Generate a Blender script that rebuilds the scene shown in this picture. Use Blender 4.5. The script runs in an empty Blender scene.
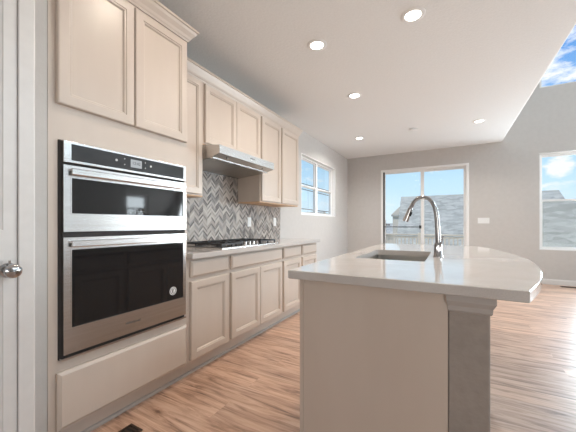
import bpy, bmesh, math, random
from mathutils import Vector, Matrix
random.seed(7)
PI = math.pi
scene = bpy.context.scene
C = scene.collection

# ------------------------------------------------------------------ camera
cam_d = bpy.data.cameras.new('camera'); cam = bpy.data.objects.new('camera', cam_d); C.objects.link(cam)
cam.location = (0, 0, 1.125); cam.rotation_euler = (PI/2, 0, math.radians(29.04))
cam_d.sensor_width = 36; cam_d.lens = 291.3/576*36; cam_d.shift_y = 8.3/576
cam_d.clip_start = .02; cam_d.clip_end = 500
scene.camera = cam

# ------------------------------------------------------------------ world / sky
W = bpy.data.worlds.new('sky'); scene.world = W; W.use_nodes = True
nt = W.node_tree; N = nt.nodes; L = nt.links; N.clear()
out = N.new('ShaderNodeOutputWorld'); bg = N.new('ShaderNodeBackground'); bg.inputs[1].default_value = 1.15
tc = N.new('ShaderNodeTexCoord'); sx = N.new('ShaderNodeSeparateXYZ'); L.new(tc.outputs['Generated'], sx.inputs[0])
rp = N.new('ShaderNodeValToRGB'); L.new(sx.outputs[2], rp.inputs[0])
e = rp.color_ramp.elements
e[0].position = 0.0; e[0].color = (.80, .92, 1.0, 1)
e[1].position = 1.0; e[1].color = (.05, .17, .55, 1)
for p_, c_ in ((.10, (.60, .83, 1.0, 1)), (.19, (.46, .73, .97, 1)), (.42, (.10, .33, .80, 1))):
    q = e.new(p_); q.color = c_
# clouds: noise on the direction, flattened
mp = N.new('ShaderNodeMapping'); mp.inputs['Scale'].default_value = (2.0, 2.0, 5.0); mp.inputs['Location'].default_value = (1.35, .4, .2)
L.new(tc.outputs['Generated'], mp.inputs[0])
nz = N.new('ShaderNodeTexNoise'); nz.inputs['Scale'].default_value = 5.0; nz.inputs['Detail'].default_value = 9; nz.inputs['Roughness'].default_value = .62
L.new(mp.outputs[0], nz.inputs[0])
cr = N.new('ShaderNodeValToRGB'); cr.color_ramp.elements[0].position = .56; cr.color_ramp.elements[1].position = .70
L.new(nz.outputs['Fac'], cr.inputs[0])
el = N.new('ShaderNodeMapRange'); el.inputs[1].default_value = .05; el.inputs[2].default_value = .11; L.new(sx.outputs[2], el.inputs[0])
mu = N.new('ShaderNodeMath'); mu.operation = 'MULTIPLY'; L.new(cr.outputs[0], mu.inputs[0]); L.new(el.outputs[0], mu.inputs[1])
acc = nz.outputs['Fac']
nrm = N.new('ShaderNodeVectorMath'); nrm.operation = 'NORMALIZE'; L.new(tc.outputs['Generated'], nrm.inputs[0])
for d_, c0, amt in (((.232, .905, .356), .9900, .155), ((.237, .961, .147), .9993, .34), ((-.62, .70, .36), .97, .08)):
    dt = N.new('ShaderNodeVectorMath'); dt.operation = 'DOT_PRODUCT'; L.new(nrm.outputs[0], dt.inputs[0]); dt.inputs[1].default_value = Vector(d_).normalized()
    mr = N.new('ShaderNodeMapRange'); mr.inputs[1].default_value = c0; mr.inputs[2].default_value = 1; mr.inputs[3].default_value = 0; mr.inputs[4].default_value = amt; L.new(dt.outputs['Value'], mr.inputs[0])
    ad_ = N.new('ShaderNodeMath'); ad_.operation = 'ADD'; L.new(acc, ad_.inputs[0]); L.new(mr.outputs[0], ad_.inputs[1]); acc = ad_.outputs[0]
L.new(acc, cr.inputs[0])
mx = N.new('ShaderNodeMixRGB'); L.new(mu.outputs[0], mx.inputs[0]); L.new(rp.outputs[0], mx.inputs[1]); mx.inputs[2].default_value = (.95, .97, 1.0, 1)
L.new(mx.outputs[0], bg.inputs[0]); L.new(bg.outputs[0], out.inputs[0])

# ------------------------------------------------------------------ sun + added lamps outside the windows
def light(name, typ, loc, rot, energy, color=(1, 1, 1), **k):
    d = bpy.data.lights.new(name, typ); d.energy = energy; d.color = color
    for a, v in k.items(): setattr(d, a, v)
    o = bpy.data.objects.new(name, d); o.location = loc; o.rotation_euler = rot; C.objects.link(o); return o
light('sun', 'SUN', (0, -5, 20), (math.radians(24), 0, math.radians(12)), 3.3, (1, .95, .88), angle=math.radians(.6))
DAY = (.86, .945, 1.0); DAY2 = (.74, .90, 1.0)
# added area lamps just outside the windows, most of them invented and unseen
RAD = math.radians
light('added_fill_right', 'AREA', (5.42, 1.9, 1.4), (0, RAD(128), 0), 22, DAY, shape='RECTANGLE', size=1.9, size_y=2.6)
light('added_fill_right_high', 'AREA', (5.42, 3.2, 4.3), (0, RAD(58), 0), 62, DAY2, shape='RECTANGLE', size=1.5, size_y=4.8, spread=RAD(100))
light('added_fill_back', 'AREA', (3.95, 7.36, 1.4), (-RAD(128), 0, -RAD(32)), 270, DAY, shape='RECTANGLE', size=1.9, size_y=1.8)
light('added_glare_lamp_back', 'AREA', (2.44, 7.36, 1.55), (-RAD(92), 0, 0), 80, DAY2, shape='RECTANGLE', size=.60, size_y=1.8)  # extra lamp beside the visible lower window, added for glare on the floor
light('added_fill_back_high', 'AREA', (3.95, 7.36, 4.3), (-RAD(62), 0, 0), 100, DAY2, shape='RECTANGLE', size=1.9, size_y=1.2)
light('added_fill_front', 'AREA', (2.05, -2.76, 1.5), (RAD(124), 0, 0), 78, (1, .93, .86), shape='RECTANGLE', size=2.2, size_y=1.8)  # fill lamp added to lift faces turned towards the camera
light('added_reflection_lamp_right', 'AREA', (5.42, 5.66, 1.65), (0, RAD(90), 0), 26, DAY, shape='RECTANGLE', size=.8, size_y=.72)  # extra lamp added to brighten the window's reflection in the microwave door
scene.view_settings.view_transform = 'Standard'; scene.view_settings.look = 'None'
scene.view_settings.exposure = 0.0; scene.view_settings.gamma = 1
scene.view_settings.use_curve_mapping = False

# ------------------------------------------------------------------ materials
def mat(name, col=(.8, .8, .8), rough=.5, metal=0, **k):
    m = bpy.data.materials.new(name); m.use_nodes = True
    b = m.node_tree.nodes['Principled BSDF']
    b.inputs['Base Color'].default_value = (*col, 1); b.inputs['Roughness'].default_value = rough; b.inputs['Metallic'].default_value = metal
    for a, v in k.items(): b.inputs[a.replace('_', ' ')].default_value = v
    return m
def nodes(m): return m.node_tree.nodes, m.node_tree.links, m.node_tree.nodes['Principled BSDF']
def noise_col(m, c1, c2, scale=(5, 5, 5), ns=1, detail=3, lo=.3, hi=.7):
    N, L, b = nodes(m)
    tc = N.new('ShaderNodeTexCoord'); mp = N.new('ShaderNodeMapping'); mp.inputs['Scale'].default_value = scale
    L.new(tc.outputs['Object'], mp.inputs[0])
    n = N.new('ShaderNodeTexNoise'); n.inputs['Scale'].default_value = ns; n.inputs['Detail'].default_value = detail; L.new(mp.outputs[0], n.inputs[0])
    r = N.new('ShaderNodeValToRGB'); r.color_ramp.elements[0].position = lo; r.color_ramp.elements[1].position = hi
    r.color_ramp.elements[0].color = (*c1, 1); r.color_ramp.elements[1].color = (*c2, 1)
    L.new(n.outputs['Fac'], r.inputs[0]); L.new(r.outputs[0], b.inputs['Base Color']); return n
def bump(m, scale, strength, dist=.002, mscale=(1, 1, 1), detail=2):
    N, L, b = nodes(m)
    tc = N.new('ShaderNodeTexCoord'); mp = N.new('ShaderNodeMapping'); mp.inputs['Scale'].default_value = mscale
    L.new(tc.outputs['Object'], mp.inputs[0])
    n = N.new('ShaderNodeTexNoise'); n.inputs['Scale'].default_value = scale; n.inputs['Detail'].default_value = detail
    L.new(mp.outputs[0], n.inputs[0])
    bp = N.new('ShaderNodeBump'); bp.inputs['Strength'].default_value = strength; bp.inputs['Distance'].default_value = dist
    L.new(n.outputs['Fac'], bp.inputs['Height']); L.new(bp.outputs[0], b.inputs['Normal'])

M = {}
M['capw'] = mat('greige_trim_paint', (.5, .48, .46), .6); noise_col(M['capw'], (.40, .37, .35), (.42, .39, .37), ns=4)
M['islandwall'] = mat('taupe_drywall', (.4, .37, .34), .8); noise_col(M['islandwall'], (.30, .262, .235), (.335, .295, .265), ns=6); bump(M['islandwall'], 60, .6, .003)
M['wall'] = mat('wall_paint', (.60, .57, .54), .75); noise_col(M['wall'], (.535, .515, .495), (.56, .54, .52), ns=3); bump(M['wall'], 90, .25)
M['ceiling'] = mat('ceiling_paint', (.62, .60, .575), .85); noise_col(M['ceiling'], (.80, .80, .79), (.84, .84, .83), ns=14); bump(M['ceiling'], 45, .5, .004)
M['trim'] = mat('white_trim', (.80, .79, .78), .35); noise_col(M['trim'], (.66, .64, .62), (.69, .67, .65), ns=4)
M['vinyl'] = mat('white_vinyl', (.84, .84, .83), .35); noise_col(M['vinyl'], (.83, .83, .82), (.85, .85, .84), ns=4)
M['cab'] = mat('cabinet_paint', (.66, .57, .50), .33); noise_col(M['cab'], (.555, .475, .41), (.58, .50, .435), (4, 4, 1), ns=2); bump(M['cab'], 30, .06, .001, (6, 6, .6))
M['cabin'] = mat('cabinet_underside_maple', (.62, .40, .24), .5); noise_col(M['cabin'], (.55, .34, .19), (.68, .45, .28), (3, 12, 12), ns=3)
M['gap'] = mat('dark_gap', (.03, .025, .022), .7); noise_col(M['gap'], (.025, .02, .02), (.035, .03, .025), ns=5)
M['steel'] = mat('brushed_steel', (.62, .61, .60), .27, 1); noise_col(M['steel'], (.57, .56, .55), (.67, .66, .65), (1, 1, 120), ns=2); 
M['sinksteel'] = mat('satin_sink_steel', (.50, .49, .47), .32, 1); noise_col(M['sinksteel'], (.47, .46, .44), (.54, .53, .51), (2, 60, 2), ns=2)
M['chrome'] = mat('chrome', (.62, .61, .61), .12, 1); noise_col(M['chrome'], (.40, .39, .39), (.44, .43, .43), ns=3)
M['blackglass'] = mat('black_oven_glass', (.012, .012, .013), .05); M['blackglass'].node_tree.nodes['Principled BSDF'].inputs['IOR'].default_value = 1.5
noise_col(M['blackglass'], (.011, .011, .012), (.013, .013, .014), ns=2)
M['panelglass'] = mat('charcoal_panel_glass', (.035, .037, .04), .15); noise_col(M['panelglass'], (.032, .034, .037), (.038, .04, .043), ns=2)
M['iron'] = mat('cast_iron', (.025, .026, .03), .5); noise_col(M['iron'], (.02, .021, .025), (.035, .036, .04), ns=30); bump(M['iron'], 200, .3, .001)
M['black'] = mat('black_plastic', (.02, .02, .02), .4); noise_col(M['black'], (.008, .008, .008), (.012, .012, .012), ns=6)
M['greylabel'] = mat('grey_print', (.5, .5, .5), .5); noise_col(M['greylabel'], (.48, .48, .48), (.52, .52, .52), ns=6)
M['darkprint'] = mat('dark_print', (.10, .10, .10), .5); noise_col(M['darkprint'], (.09, .09, .09), (.11, .11, .11), ns=6)
M['white'] = mat('white_plastic', (.82, .82, .81), .35); noise_col(M['white'], (.81, .81, .80), (.83, .83, .82), ns=6)
M['bronze'] = mat('brown_register', (.06, .04, .03), .45, .4); noise_col(M['bronze'], (.05, .033, .025), (.07, .047, .035), ns=20)
M['disp'] = mat('lit_display', (.05, .05, .05), .4, Emission_Strength=.55); M['disp'].node_tree.nodes['Principled BSDF'].inputs['Emission Color'].default_value = (.62, .66, .70, 1)
M['lamp'] = mat('lit_lens', (.9, .9, .9), .4, Emission_Strength=9); M['lamp'].node_tree.nodes['Principled BSDF'].inputs['Emission Color'].default_value = (1, .93, .84, 1)
M['siding'] = mat('cream_siding', (.66, .60, .50), .7); noise_col(M['siding'], (.62, .56, .46), (.70, .64, .54), (1, 1, 12), ns=2)
M['rail'] = mat('tan_railing', (.72, .64, .52), .6); noise_col(M['rail'], (.68, .60, .48), (.76, .68, .56), ns=4)
M['deck'] = mat('deck_boards', (.38, .33, .28), .7); noise_col(M['deck'], (.33, .28, .23), (.43, .38, .33), (1, 12, 1), ns=3)
M['ground'] = mat('dry_ground', (.42, .38, .28), .95); noise_col(M['ground'], (.34, .31, .20), (.50, .46, .35), ns=.3, detail=6)
M['roof'] = mat('grey_shingles', (.3, .32, .32), .9)
M['wire'] = mat('wire_rubber', (.05, .05, .05), .7); noise_col(M['wire'], (.045, .045, .045), (.055, .055, .055), ns=6)
M['tarpole'] = mat('weathered_pole', (.16, .12, .09), .9); noise_col(M['tarpole'], (.13, .10, .07), (.2, .15, .11), (6, 6, 1), ns=3)
# shingles
def shingle():
    N, L, b = nodes(M['roof'])
    tc = N.new('ShaderNodeTexCoord'); mp = N.new('ShaderNodeMapping'); mp.inputs['Scale'].default_value = (1, 1, 1); L.new(tc.outputs['Object'], mp.inputs[0])
    v = N.new('ShaderNodeTexVoronoi'); v.inputs['Scale'].default_value = 7
    s = N.new('ShaderNodeMapping'); s.inputs['Scale'].default_value = (.5, 1, 1.6); L.new(mp.outputs[0], s.inputs[0]); L.new(s.outputs[0], v.inputs[0])
    r = N.new('ShaderNodeValToRGB'); r.color_ramp.elements[0].color = (.34, .345, .31, 1); r.color_ramp.elements[1].color = (.52, .52, .47, 1)
    sp = N.new('ShaderNodeSeparateColor'); L.new(v.outputs['Color'], sp.inputs[0]); L.new(sp.outputs[0], r.inputs[0]); L.new(r.outputs[0], b.inputs['Base Color'])
shingle()
# quartz
def quartz():
    m = mat('white_quartz', (.7, .68, .66), .07); N, L, b = nodes(m); b.inputs['IOR'].default_value = 1.7
    tc = N.new('ShaderNodeTexCoord')
    n = N.new('ShaderNodeTexNoise'); n.inputs['Scale'].default_value = 2.5; n.inputs['Detail'].default_value = 8; n.inputs['Distortion'].default_value = 1.5
    L.new(tc.outputs['Object'], n.inputs[0])
    r = N.new('ShaderNodeValToRGB'); r.color_ramp.elements[0].position = .35; r.color_ramp.elements[1].position = .65
    r.color_ramp.elements[0].color = (.53, .49, .465, 1); r.color_ramp.elements[1].color = (.59, .56, .535, 1); L.new(n.outputs['Fac'], r.inputs[0])
    v = N.new('ShaderNodeTexNoise'); v.inputs['Scale'].default_value = 260; L.new(tc.outputs['Object'], v.inputs[0])
    r2 = N.new('ShaderNodeValToRGB'); r2.color_ramp.elements[0].position = .4; r2.color_ramp.elements[1].position = .6
    r2.color_ramp.elements[0].color = (.93, .93, .93, 1); r2.color_ramp.elements[1].color = (1, 1, 1, 1); L.new(v.outputs['Fac'], r2.inputs[0])
    x = N.new('ShaderNodeMixRGB'); x.blend_type = 'MULTIPLY'; x.inputs[0].default_value = 1; L.new(r.outputs[0], x.inputs[1]); L.new(r2.outputs[0], x.inputs[2])
    L.new(x.outputs[0], b.inputs['Base Color']); return m
M['quartz'] = quartz()
# plank floor, boards run along X
def floor_mat():
    m = mat('plank_floor', (.4, .3, .2), .36); N, L, b = nodes(m); b.inputs['IOR'].default_value = 1.8
    tc = N.new('ShaderNodeTexCoord')
    br = N.new('ShaderNodeTexBrick'); br.offset = .37; br.inputs['Scale'].default_value = 1
    br.inputs['Brick Width'].default_value = 1.22; br.inputs['Row Height'].default_value = .18; br.inputs['Mortar Size'].default_value = .0012
    br.inputs['Color1'].default_value = (0, 0, 0, 1); br.inputs['Color2'].default_value = (1, 1, 1, 1); br.inputs['Mortar'].default_value = (.3, .3, .3, 1)
    L.new(tc.outputs['Object'], br.inputs[0])
    mp = N.new('ShaderNodeMapping'); mp.inputs['Scale'].default_value = (2.4, 24, 1)
    off = N.new('ShaderNodeVectorMath'); off.operation = 'SCALE'; off.inputs['Scale'].default_value = 7.3
    ad = N.new('ShaderNodeVectorMath'); ad.operation = 'ADD'
    L.new(tc.outputs['Object'], mp.inputs[0]); L.new(br.outputs['Color'], off.inputs[0]); L.new(mp.outputs[0], ad.inputs[0]); L.new(off.outputs[0], ad.inputs[1])
    n = N.new('ShaderNodeTexNoise'); n.inputs['Scale'].default_value = 1; n.inputs['Detail'].default_value = 7; n.inputs['Roughness'].default_value = .65; n.inputs['Distortion'].default_value = .9
    L.new(ad.outputs[0], n.inputs[0])
    r = N.new('ShaderNodeValToRGB'); el = r.color_ramp.elements
    el[0].position = .32; el[0].color = (.17, .095, .062, 1); el[1].position = .70; el[1].color = (.66, .49, .385, 1)
    q = el.new(.44); q.color = (.43, .265, .185, 1); q = el.new(.55); q.color = (.58, .385, .285, 1)
    L.new(n.outputs['Fac'], r.inputs[0])
    r2 = N.new('ShaderNodeValToRGB'); r2.color_ramp.elements[0].color = (.86, .86, .86, 1); r2.color_ramp.elements[1].color = (1.08, 1.07, 1.05, 1); L.new(br.outputs['Color'], r2.inputs[0])
    x = N.new('ShaderNodeMixRGB'); x.blend_type = 'MULTIPLY'; x.inputs[0].default_value = 1; L.new(r.outputs[0], x.inputs[1]); L.new(r2.outputs[0], x.inputs[2])
    L.new(x.outputs[0], b.inputs['Base Color'])
    bp = N.new('ShaderNodeBump'); bp.inputs['Strength'].default_value = .15; bp.inputs['Distance'].default_value = .002; L.new(n.outputs['Fac'], bp.inputs['Height']); L.new(bp.outputs[0], b.inputs['Normal'])
    return m
M['floor'] = floor_mat()
# chevron mosaic on the YZ plane
def chevron():
    m = mat('chevron_mosaic', (.5, .5, .5), .42); N, L, b = nodes(m)
    def mth(op, a, c=None):
        n = N.new('ShaderNodeMath'); n.operation = op
        for i, v in enumerate((a, c)):
            if v is None: continue
            if isinstance(v, (int, float)): n.inputs[i].default_value = v
            else: L.new(v, n.inputs[i])
        return n.outputs[0]
    tc = N.new('ShaderNodeTexCoord'); s = N.new('ShaderNodeSeparateXYZ'); L.new(tc.outputs['Object'], s.inputs[0])
    y, z = s.outputs[1], s.outputs[2]
    w = .060
    yc = mth('DIVIDE', y, w); col = mth('FLOOR', yc)
    tri = mth('PINGPONG', y, w)
    d = mth('ADD', z, mth('MULTIPLY', tri, -1.0))
    t = mth('DIVIDE', d, .0235); row = mth('FLOOR', t); fr = mth('FRACT', t); fy = mth('FRACT', yc)
    cv = N.new('ShaderNodeCombineXYZ'); L.new(col, cv.inputs[0]); L.new(row, cv.inputs[1])
    wn = N.new('ShaderNodeTexWhiteNoise'); wn.noise_dimensions = '2D'; L.new(cv.outputs[0], wn.inputs['Vector'])
    r = N.new('ShaderNodeValToRGB'); r.color_ramp.interpolation = 'CONSTANT'; el = r.color_ramp.elements
    el[0].position = 0; el[0].color = (.07, .05, .042, 1); el[1].position = .16; el[1].color = (.15, .12, .105, 1)
    for p_, c_ in ((.32, (.32, .265, .225, 1)), (.5, (.41, .345, .30, 1)), (.68, (.50, .44, .39, 1)), (.84, (.24, .215, .20, 1))):
        q = el.new(p_); q.color = c_
    L.new(wn.outputs['Value'], r.inputs[0])
    g = mth('MAXIMUM', mth('LESS_THAN', fr, .09), mth('LESS_THAN', fy, .03))
    x = N.new('ShaderNodeMixRGB'); L.new(g, x.inputs[0]); L.new(r.outputs[0], x.inputs[1]); x.inputs[2].default_value = (.42, .39, .36, 1)
    L.new(x.outputs[0], b.inputs['Base Color'])
    bp = N.new('ShaderNodeBump'); bp.inputs['Strength'].default_value = .4; bp.inputs['Distance'].default_value = .001; bp.invert = True; L.new(g, bp.inputs['Height']); L.new(bp.outputs[0], b.inputs['Normal'])
    return m
M['tile'] = chevron()
def glass():
    m = bpy.data.materials.new('window_glass'); m.use_nodes = True; N = m.node_tree.nodes; L = m.node_tree.links; N.clear()
    o = N.new('ShaderNodeOutputMaterial'); t = N.new('ShaderNodeBsdfTransparent'); t.inputs[0].default_value = (.97, .98, .98, 1)
    g = N.new('ShaderNodeBsdfGlossy'); g.inputs['Roughness'].default_value = .02
    lw = N.new('ShaderNodeLayerWeight'); pw = N.new('ShaderNodeMath'); pw.operation = 'POWER'; pw.inputs[1].default_value = 5; L.new(lw.outputs['Facing'], pw.inputs[0])
    f = N.new('ShaderNodeMath'); f.operation = 'MULTIPLY_ADD'; f.inputs[1].default_value = .7; f.inputs[2].default_value = .03; L.new(pw.outputs[0], f.inputs[0]); x = N.new('ShaderNodeMixShader')
    L.new(f.outputs[0], x.inputs[0]); L.new(t.outputs[0], x.inputs[1]); L.new(g.outputs[0], x.inputs[2]); L.new(x.outputs[0], o.inputs[0]); return m
M['glass'] = glass()
def screen():
    m = bpy.data.materials.new('insect_screen'); m.use_nodes = True; N = m.node_tree.nodes; L = m.node_tree.links; N.clear()
    o = N.new('ShaderNodeOutputMaterial'); t = N.new('ShaderNodeBsdfTransparent'); g = N.new('ShaderNodeBsdfDiffuse'); g.inputs[0].default_value = (.25, .25, .25, 1)
    x = N.new('ShaderNodeMixShader'); x.inputs[0].default_value = .12
    L.new(t.outputs[0], x.inputs[1]); L.new(g.outputs[0], x.inputs[2]); L.new(x.outputs[0], o.inputs[0]); return m
M['screen'] = screen()

# ------------------------------------------------------------------ helpers
WORLD = {}
def obj(name, bm, m, parent=None, origin=None, smooth=False):
    """links a bmesh given in world coordinates as one mesh object"""
    bmesh.ops.recalc_face_normals(bm, faces=bm.faces)
    o_ = Vector(origin) if origin is not None else (WORLD[parent.name] if parent else Vector((0, 0, 0)))
    bmesh.ops.translate(bm, vec=-o_, verts=bm.verts)
    me = bpy.data.meshes.new(name); bm.to_mesh(me); bm.free()
    if smooth:
        for p in me.polygons: p.use_smooth = True
        try: me.set_sharp_from_angle(angle=math.radians(40))
        except Exception: pass
    for mm in (m if isinstance(m, (list, tuple)) else [m]): me.materials.append(mm)
    o = bpy.data.objects.new(name, me); C.objects.link(o)
    if parent: o.parent = parent; o.location = o_ - WORLD[parent.name]
    else: o.location = o_
    WORLD[o.name] = o_.copy()
    return o
def tag(o, label, cat, group=None, kind=None):
    o['label'] = label; o['category'] = cat
    if group: o['group'] = group
    if kind: o['kind'] = kind
    return o
def thing(name, label, cat, loc, group=None):
    o = bpy.data.objects.new(name, None); C.objects.link(o); o.location = loc; o.empty_display_size = .1
    WORLD[o.name] = Vector(loc); return tag(o, label, cat, group)
def struct(name, bm, m, label=None, cat=None, origin=None, smooth=False):
    o = obj(name, bm, m, None, origin, smooth); o['kind'] = 'structure'
    if label: o['label'] = label; o['category'] = cat or name.split('_')[0]
    return o
def box(bm, x0, x1, y0, y1, z0, z1, bev=0, mi=0):
    vs = [bm.verts.new((x, y, z)) for x in (x0, x1) for y in (y0, y1) for z in (z0, z1)]
    fs = []
    for f in ((0, 1, 3, 2), (4, 6, 7, 5), (0, 4, 5, 1), (2, 3, 7, 6), (0, 2, 6, 4), (1, 5, 7, 3)):
        fs.append(bm.faces.new([vs[i] for i in f])); fs[-1].material_index = mi
    if bev > 0:
        es = {e for f in fs for e in f.edges}
        bmesh.ops.bevel(bm, geom=list(es), offset=bev, segments=2, affect='EDGES', profile=.5)
    return bm
def B(*a, bev=0):
    bm = bmesh.new(); box(bm, *a, bev=bev); return bm
def rings(bm, ptsets, close0=True, close1=True):
    prev = None; first = None
    for ps in ptsets:
        vs = [bm.verts.new(p) for p in ps]
        if prev:
            n = len(vs)
            for i in range(n): bm.faces.new((prev[i], prev[(i+1) % n], vs[(i+1) % n], vs[i]))
        else: first = vs
        prev = vs
    if close0: bm.faces.new(list(reversed(first)))
    if close1: bm.faces.new(prev)
    return bm
def tube(bm, pts, r, n=12):
    pts = [Vector(p) for p in pts]; rr = r if isinstance(r, (list, tuple)) else [r]*len(pts)
    sets = []; up = None
    for i, p in enumerate(pts):
        t = (pts[min(i+1, len(pts)-1)] - pts[max(i-1, 0)]).normalized()
        if up is None:
            up = Vector((0, 1, 0)) if abs(t.y) < .9 else Vector((0, 0, 1))
        a = (up - t*up.dot(t)).normalized(); b_ = t.cross(a); up = a
        sets.append([p + (a*math.cos(2*PI*k/n) + b_*math.sin(2*PI*k/n))*rr[i] for k in range(n)])
    return rings(bm, sets)
def lathe(bm, c, prof, axis='Z', n=24):
    """prof = (radius, height) pairs along the axis from c"""
    c = Vector(c); sets = []
    for r, h in prof:
        r = max(r, 1e-4); s = []
        for k in range(n):
            a = 2*PI*k/n; u, v = r*math.cos(a), r*math.sin(a)
            s.append(c + (Vector((u, v, h)) if axis == 'Z' else Vector((h, u, v)) if axis == 'X' else Vector((v, h, u))))
        sets.append(s)
    return rings(bm, sets)
def prism(bm, poly, axis, a0, a1):
    """poly = 2D outline; extruded along axis from a0 to a1. X: (y,z), Y: (x,z), Z: (x,y)"""
    def P(p, a): return {'X': (a, p[0], p[1]), 'Y': (p[0], a, p[1]), 'Z': (p[0], p[1], a)}[axis]
    return rings(bm, [[P(p, a0) for p in poly], [P(p, a1) for p in poly]])
def panel(x, y0, y1, z0, z1, prof, sgn=1):
    """nested-rectangle relief facing +X (sgn=1) or -X; prof = (inset, height)"""
    bm = bmesh.new()
    return rings(bm, [[(x+sgn*h, y0+i, z0+i), (x+sgn*h, y1-i, z0+i), (x+sgn*h, y1-i, z1-i), (x+sgn*h, y0+i, z1-i)] for i, h in prof])
DOOR = [(0, 0), (0, .018), (.002, .0225), (.006, .0245), (.046, .0255), (.049, .0255), (.052, .021), (.059, .0205), (.064, .013), (.066, .011)]
DRAW = [(0, 0), (0, .015), (.003, .0175), (.016, .0255), (.018, .0255)]
def wall_holes(axis, c0, c1, a0, a1, z0, z1, holes):
    """box wall with rectangular holes (a_lo, a_hi, z_lo, z_hi); axis X: plane of constant x"""
    A = sorted({a0, a1, *[h[0] for h in holes], *[h[1] for h in holes]}); Z = sorted({z0, z1, *[h[2] for h in holes], *[h[3] for h in holes]})
    bm = bmesh.new()
    def solid(i, j):
        if i < 0 or j < 0 or i >= len(A)-1 or j >= len(Z)-1: return False
        ca, cz = (A[i]+A[i+1])/2, (Z[j]+Z[j+1])/2
        return not any(h[0] < ca < h[1] and h[2] < cz < h[3] for h in holes)
    def P(c, a, z): return (c, a, z) if axis == 'X' else (a, c, z)
    cache = {}
    def V(c, a, z):
        k = (c, a, z)
        if k not in cache: cache[k] = bm.verts.new(P(c, a, z))
        return cache[k]
    for i in range(len(A)-1):
        for j in range(len(Z)-1):
            if not solid(i, j): continue
            x0, x1, y0, y1 = A[i], A[i+1], Z[j], Z[j+1]
            for c in (c0, c1): bm.faces.new((V(c, x0, y0), V(c, x1, y0), V(c, x1, y1), V(c, x0, y1)))
            if not solid(i-1, j): bm.faces.new((V(c0, x0, y0), V(c0, x0, y1), V(c1, x0, y1), V(c1, x0, y0)))
            if not solid(i+1, j): bm.faces.new((V(c0, x1, y0), V(c0, x1, y1), V(c1, x1, y1), V(c1, x1, y0)))
            if not solid(i, j-1): bm.faces.new((V(c0, x0, y0), V(c0, x1, y0), V(c1, x1, y0), V(c1, x0, y0)))
            if not solid(i, j+1): bm.faces.new((V(c0, x0, y1), V(c0, x1, y1), V(c1, x1, y1), V(c1, x0, y1)))
    return bm
def text(name, body, size, loc, facing, m, parent, align='CENTER', depth=.0004):
    """flat lettering as a mesh child; facing '+X' reads along +Y"""
    cu = bpy.data.curves.new(name, 'FONT'); cu.body = body; cu.size = size; cu.align_x = align; cu.align_y = 'CENTER'; cu.extrude = depth
    tmp = bpy.data.objects.new(name+'_tmp', cu); C.objects.link(tmp)
    dg = bpy.context.evaluated_depsgraph_get(); me = bpy.data.meshes.new_from_object(tmp.evaluated_get(dg))
    bpy.data.objects.remove(tmp, do_unlink=True)
    R = Matrix(((0, 0, 1), (1, 0, 0), (0, 1, 0))).to_4x4()
    me.transform(R); me.materials.clear(); me.materials.append(m); me.name = name
    o = bpy.data.objects.new(name, me); C.objects.link(o); o.parent = parent; o.location = Vector(loc) - WORLD[parent.name]
    WORLD[o.name] = Vector(loc); return o

# ================================================================== STRUCTURE
WX = -2.253      # left wall
BY = 7.143       # back wall
CZ = 2.77        # kitchen ceiling
EX = .915        # edge of the kitchen ceiling
RX = 5.2         # right wall of the great room
FY = -2.5
HZ = 5.4
T = .15
struct('floor', B(WX-T, RX+T, FY-T, BY+T, -.15, 0), M['floor'], 'wood plank floor with brown streaked boards', 'floor')
bm = bmesh.new(); box(bm, WX-T, EX, FY, BY, CZ, CZ+.14, bev=0)
es = [e for e in bm.edges if all(abs(v.co.x-EX) < 1e-5 and abs(v.co.z-CZ) < 1e-5 for v in e.verts)]
bmesh.ops.bevel(bm, geom=es, offset=.02, segments=4, affect='EDGES', profile=.5)
struct('ceiling', bm, M['ceiling'], 'flat kitchen ceiling with recessed lights', 'ceiling')
struct('wall_soffit', B(EX-T, EX, FY, BY, CZ+.14, HZ), M['wall'])
struct('ceiling_great_room', B(EX-T, RX+T, FY-T, BY+T, HZ, HZ+.12), M['ceiling'])
w1 = (4.53, 6.262, 1.292, 2.368)
struct('wall_left', wall_holes('X', WX-T, WX, .50, BY, 0, CZ, [w1]), M['wall'], 'left kitchen wall with a twin window', 'wall')
d1 = (-1.432, .351, 0, 2.405); w2 = (1.488, 2.70, .638, 2.465); w3 = (1.488, 2.70, 3.70, 4.95); w8 = (2.98, 4.92, .638, 2.465); w9 = (2.98, 4.92, 3.70, 4.95)
struct('wall_back', wall_holes('Y', BY, BY+T, WX-T, RX+T, 0, HZ, [d1, w2, w3, w8, w9]), M['wall'], 'tall back wall with sliding door and windows', 'wall')
w4 = (5.30, 6.02, 1.25, 2.05); w5 = (.6, 3.2, .55, 2.45); w6 = (.8, 5.6, 3.55, 4.85)
struct('wall_right', wall_holes('X', RX, RX+T, FY, BY, 0, HZ, [w4, w5, w6]), M['wall'])
w7 = (1.0, 3.1, .7, 2.5)
struct('wall_front', wall_holes('Y', FY-T, FY, -2.0, RX+T, 0, HZ, [w7]), M['wall'])
PX = -1.562      # pantry wall face
d2 = (-.30, .512, 0, 2.40)
bm = wall_holes('X', PX-.11, PX, FY, .5655, 0, CZ, [d2]); box(bm, PX-.11, -1.668, .5656, .652, 0, CZ)
struct('wall_pantry', bm, M['wall'], 'narrow painted wall between pantry door and oven cabinet', 'wall')

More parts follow.
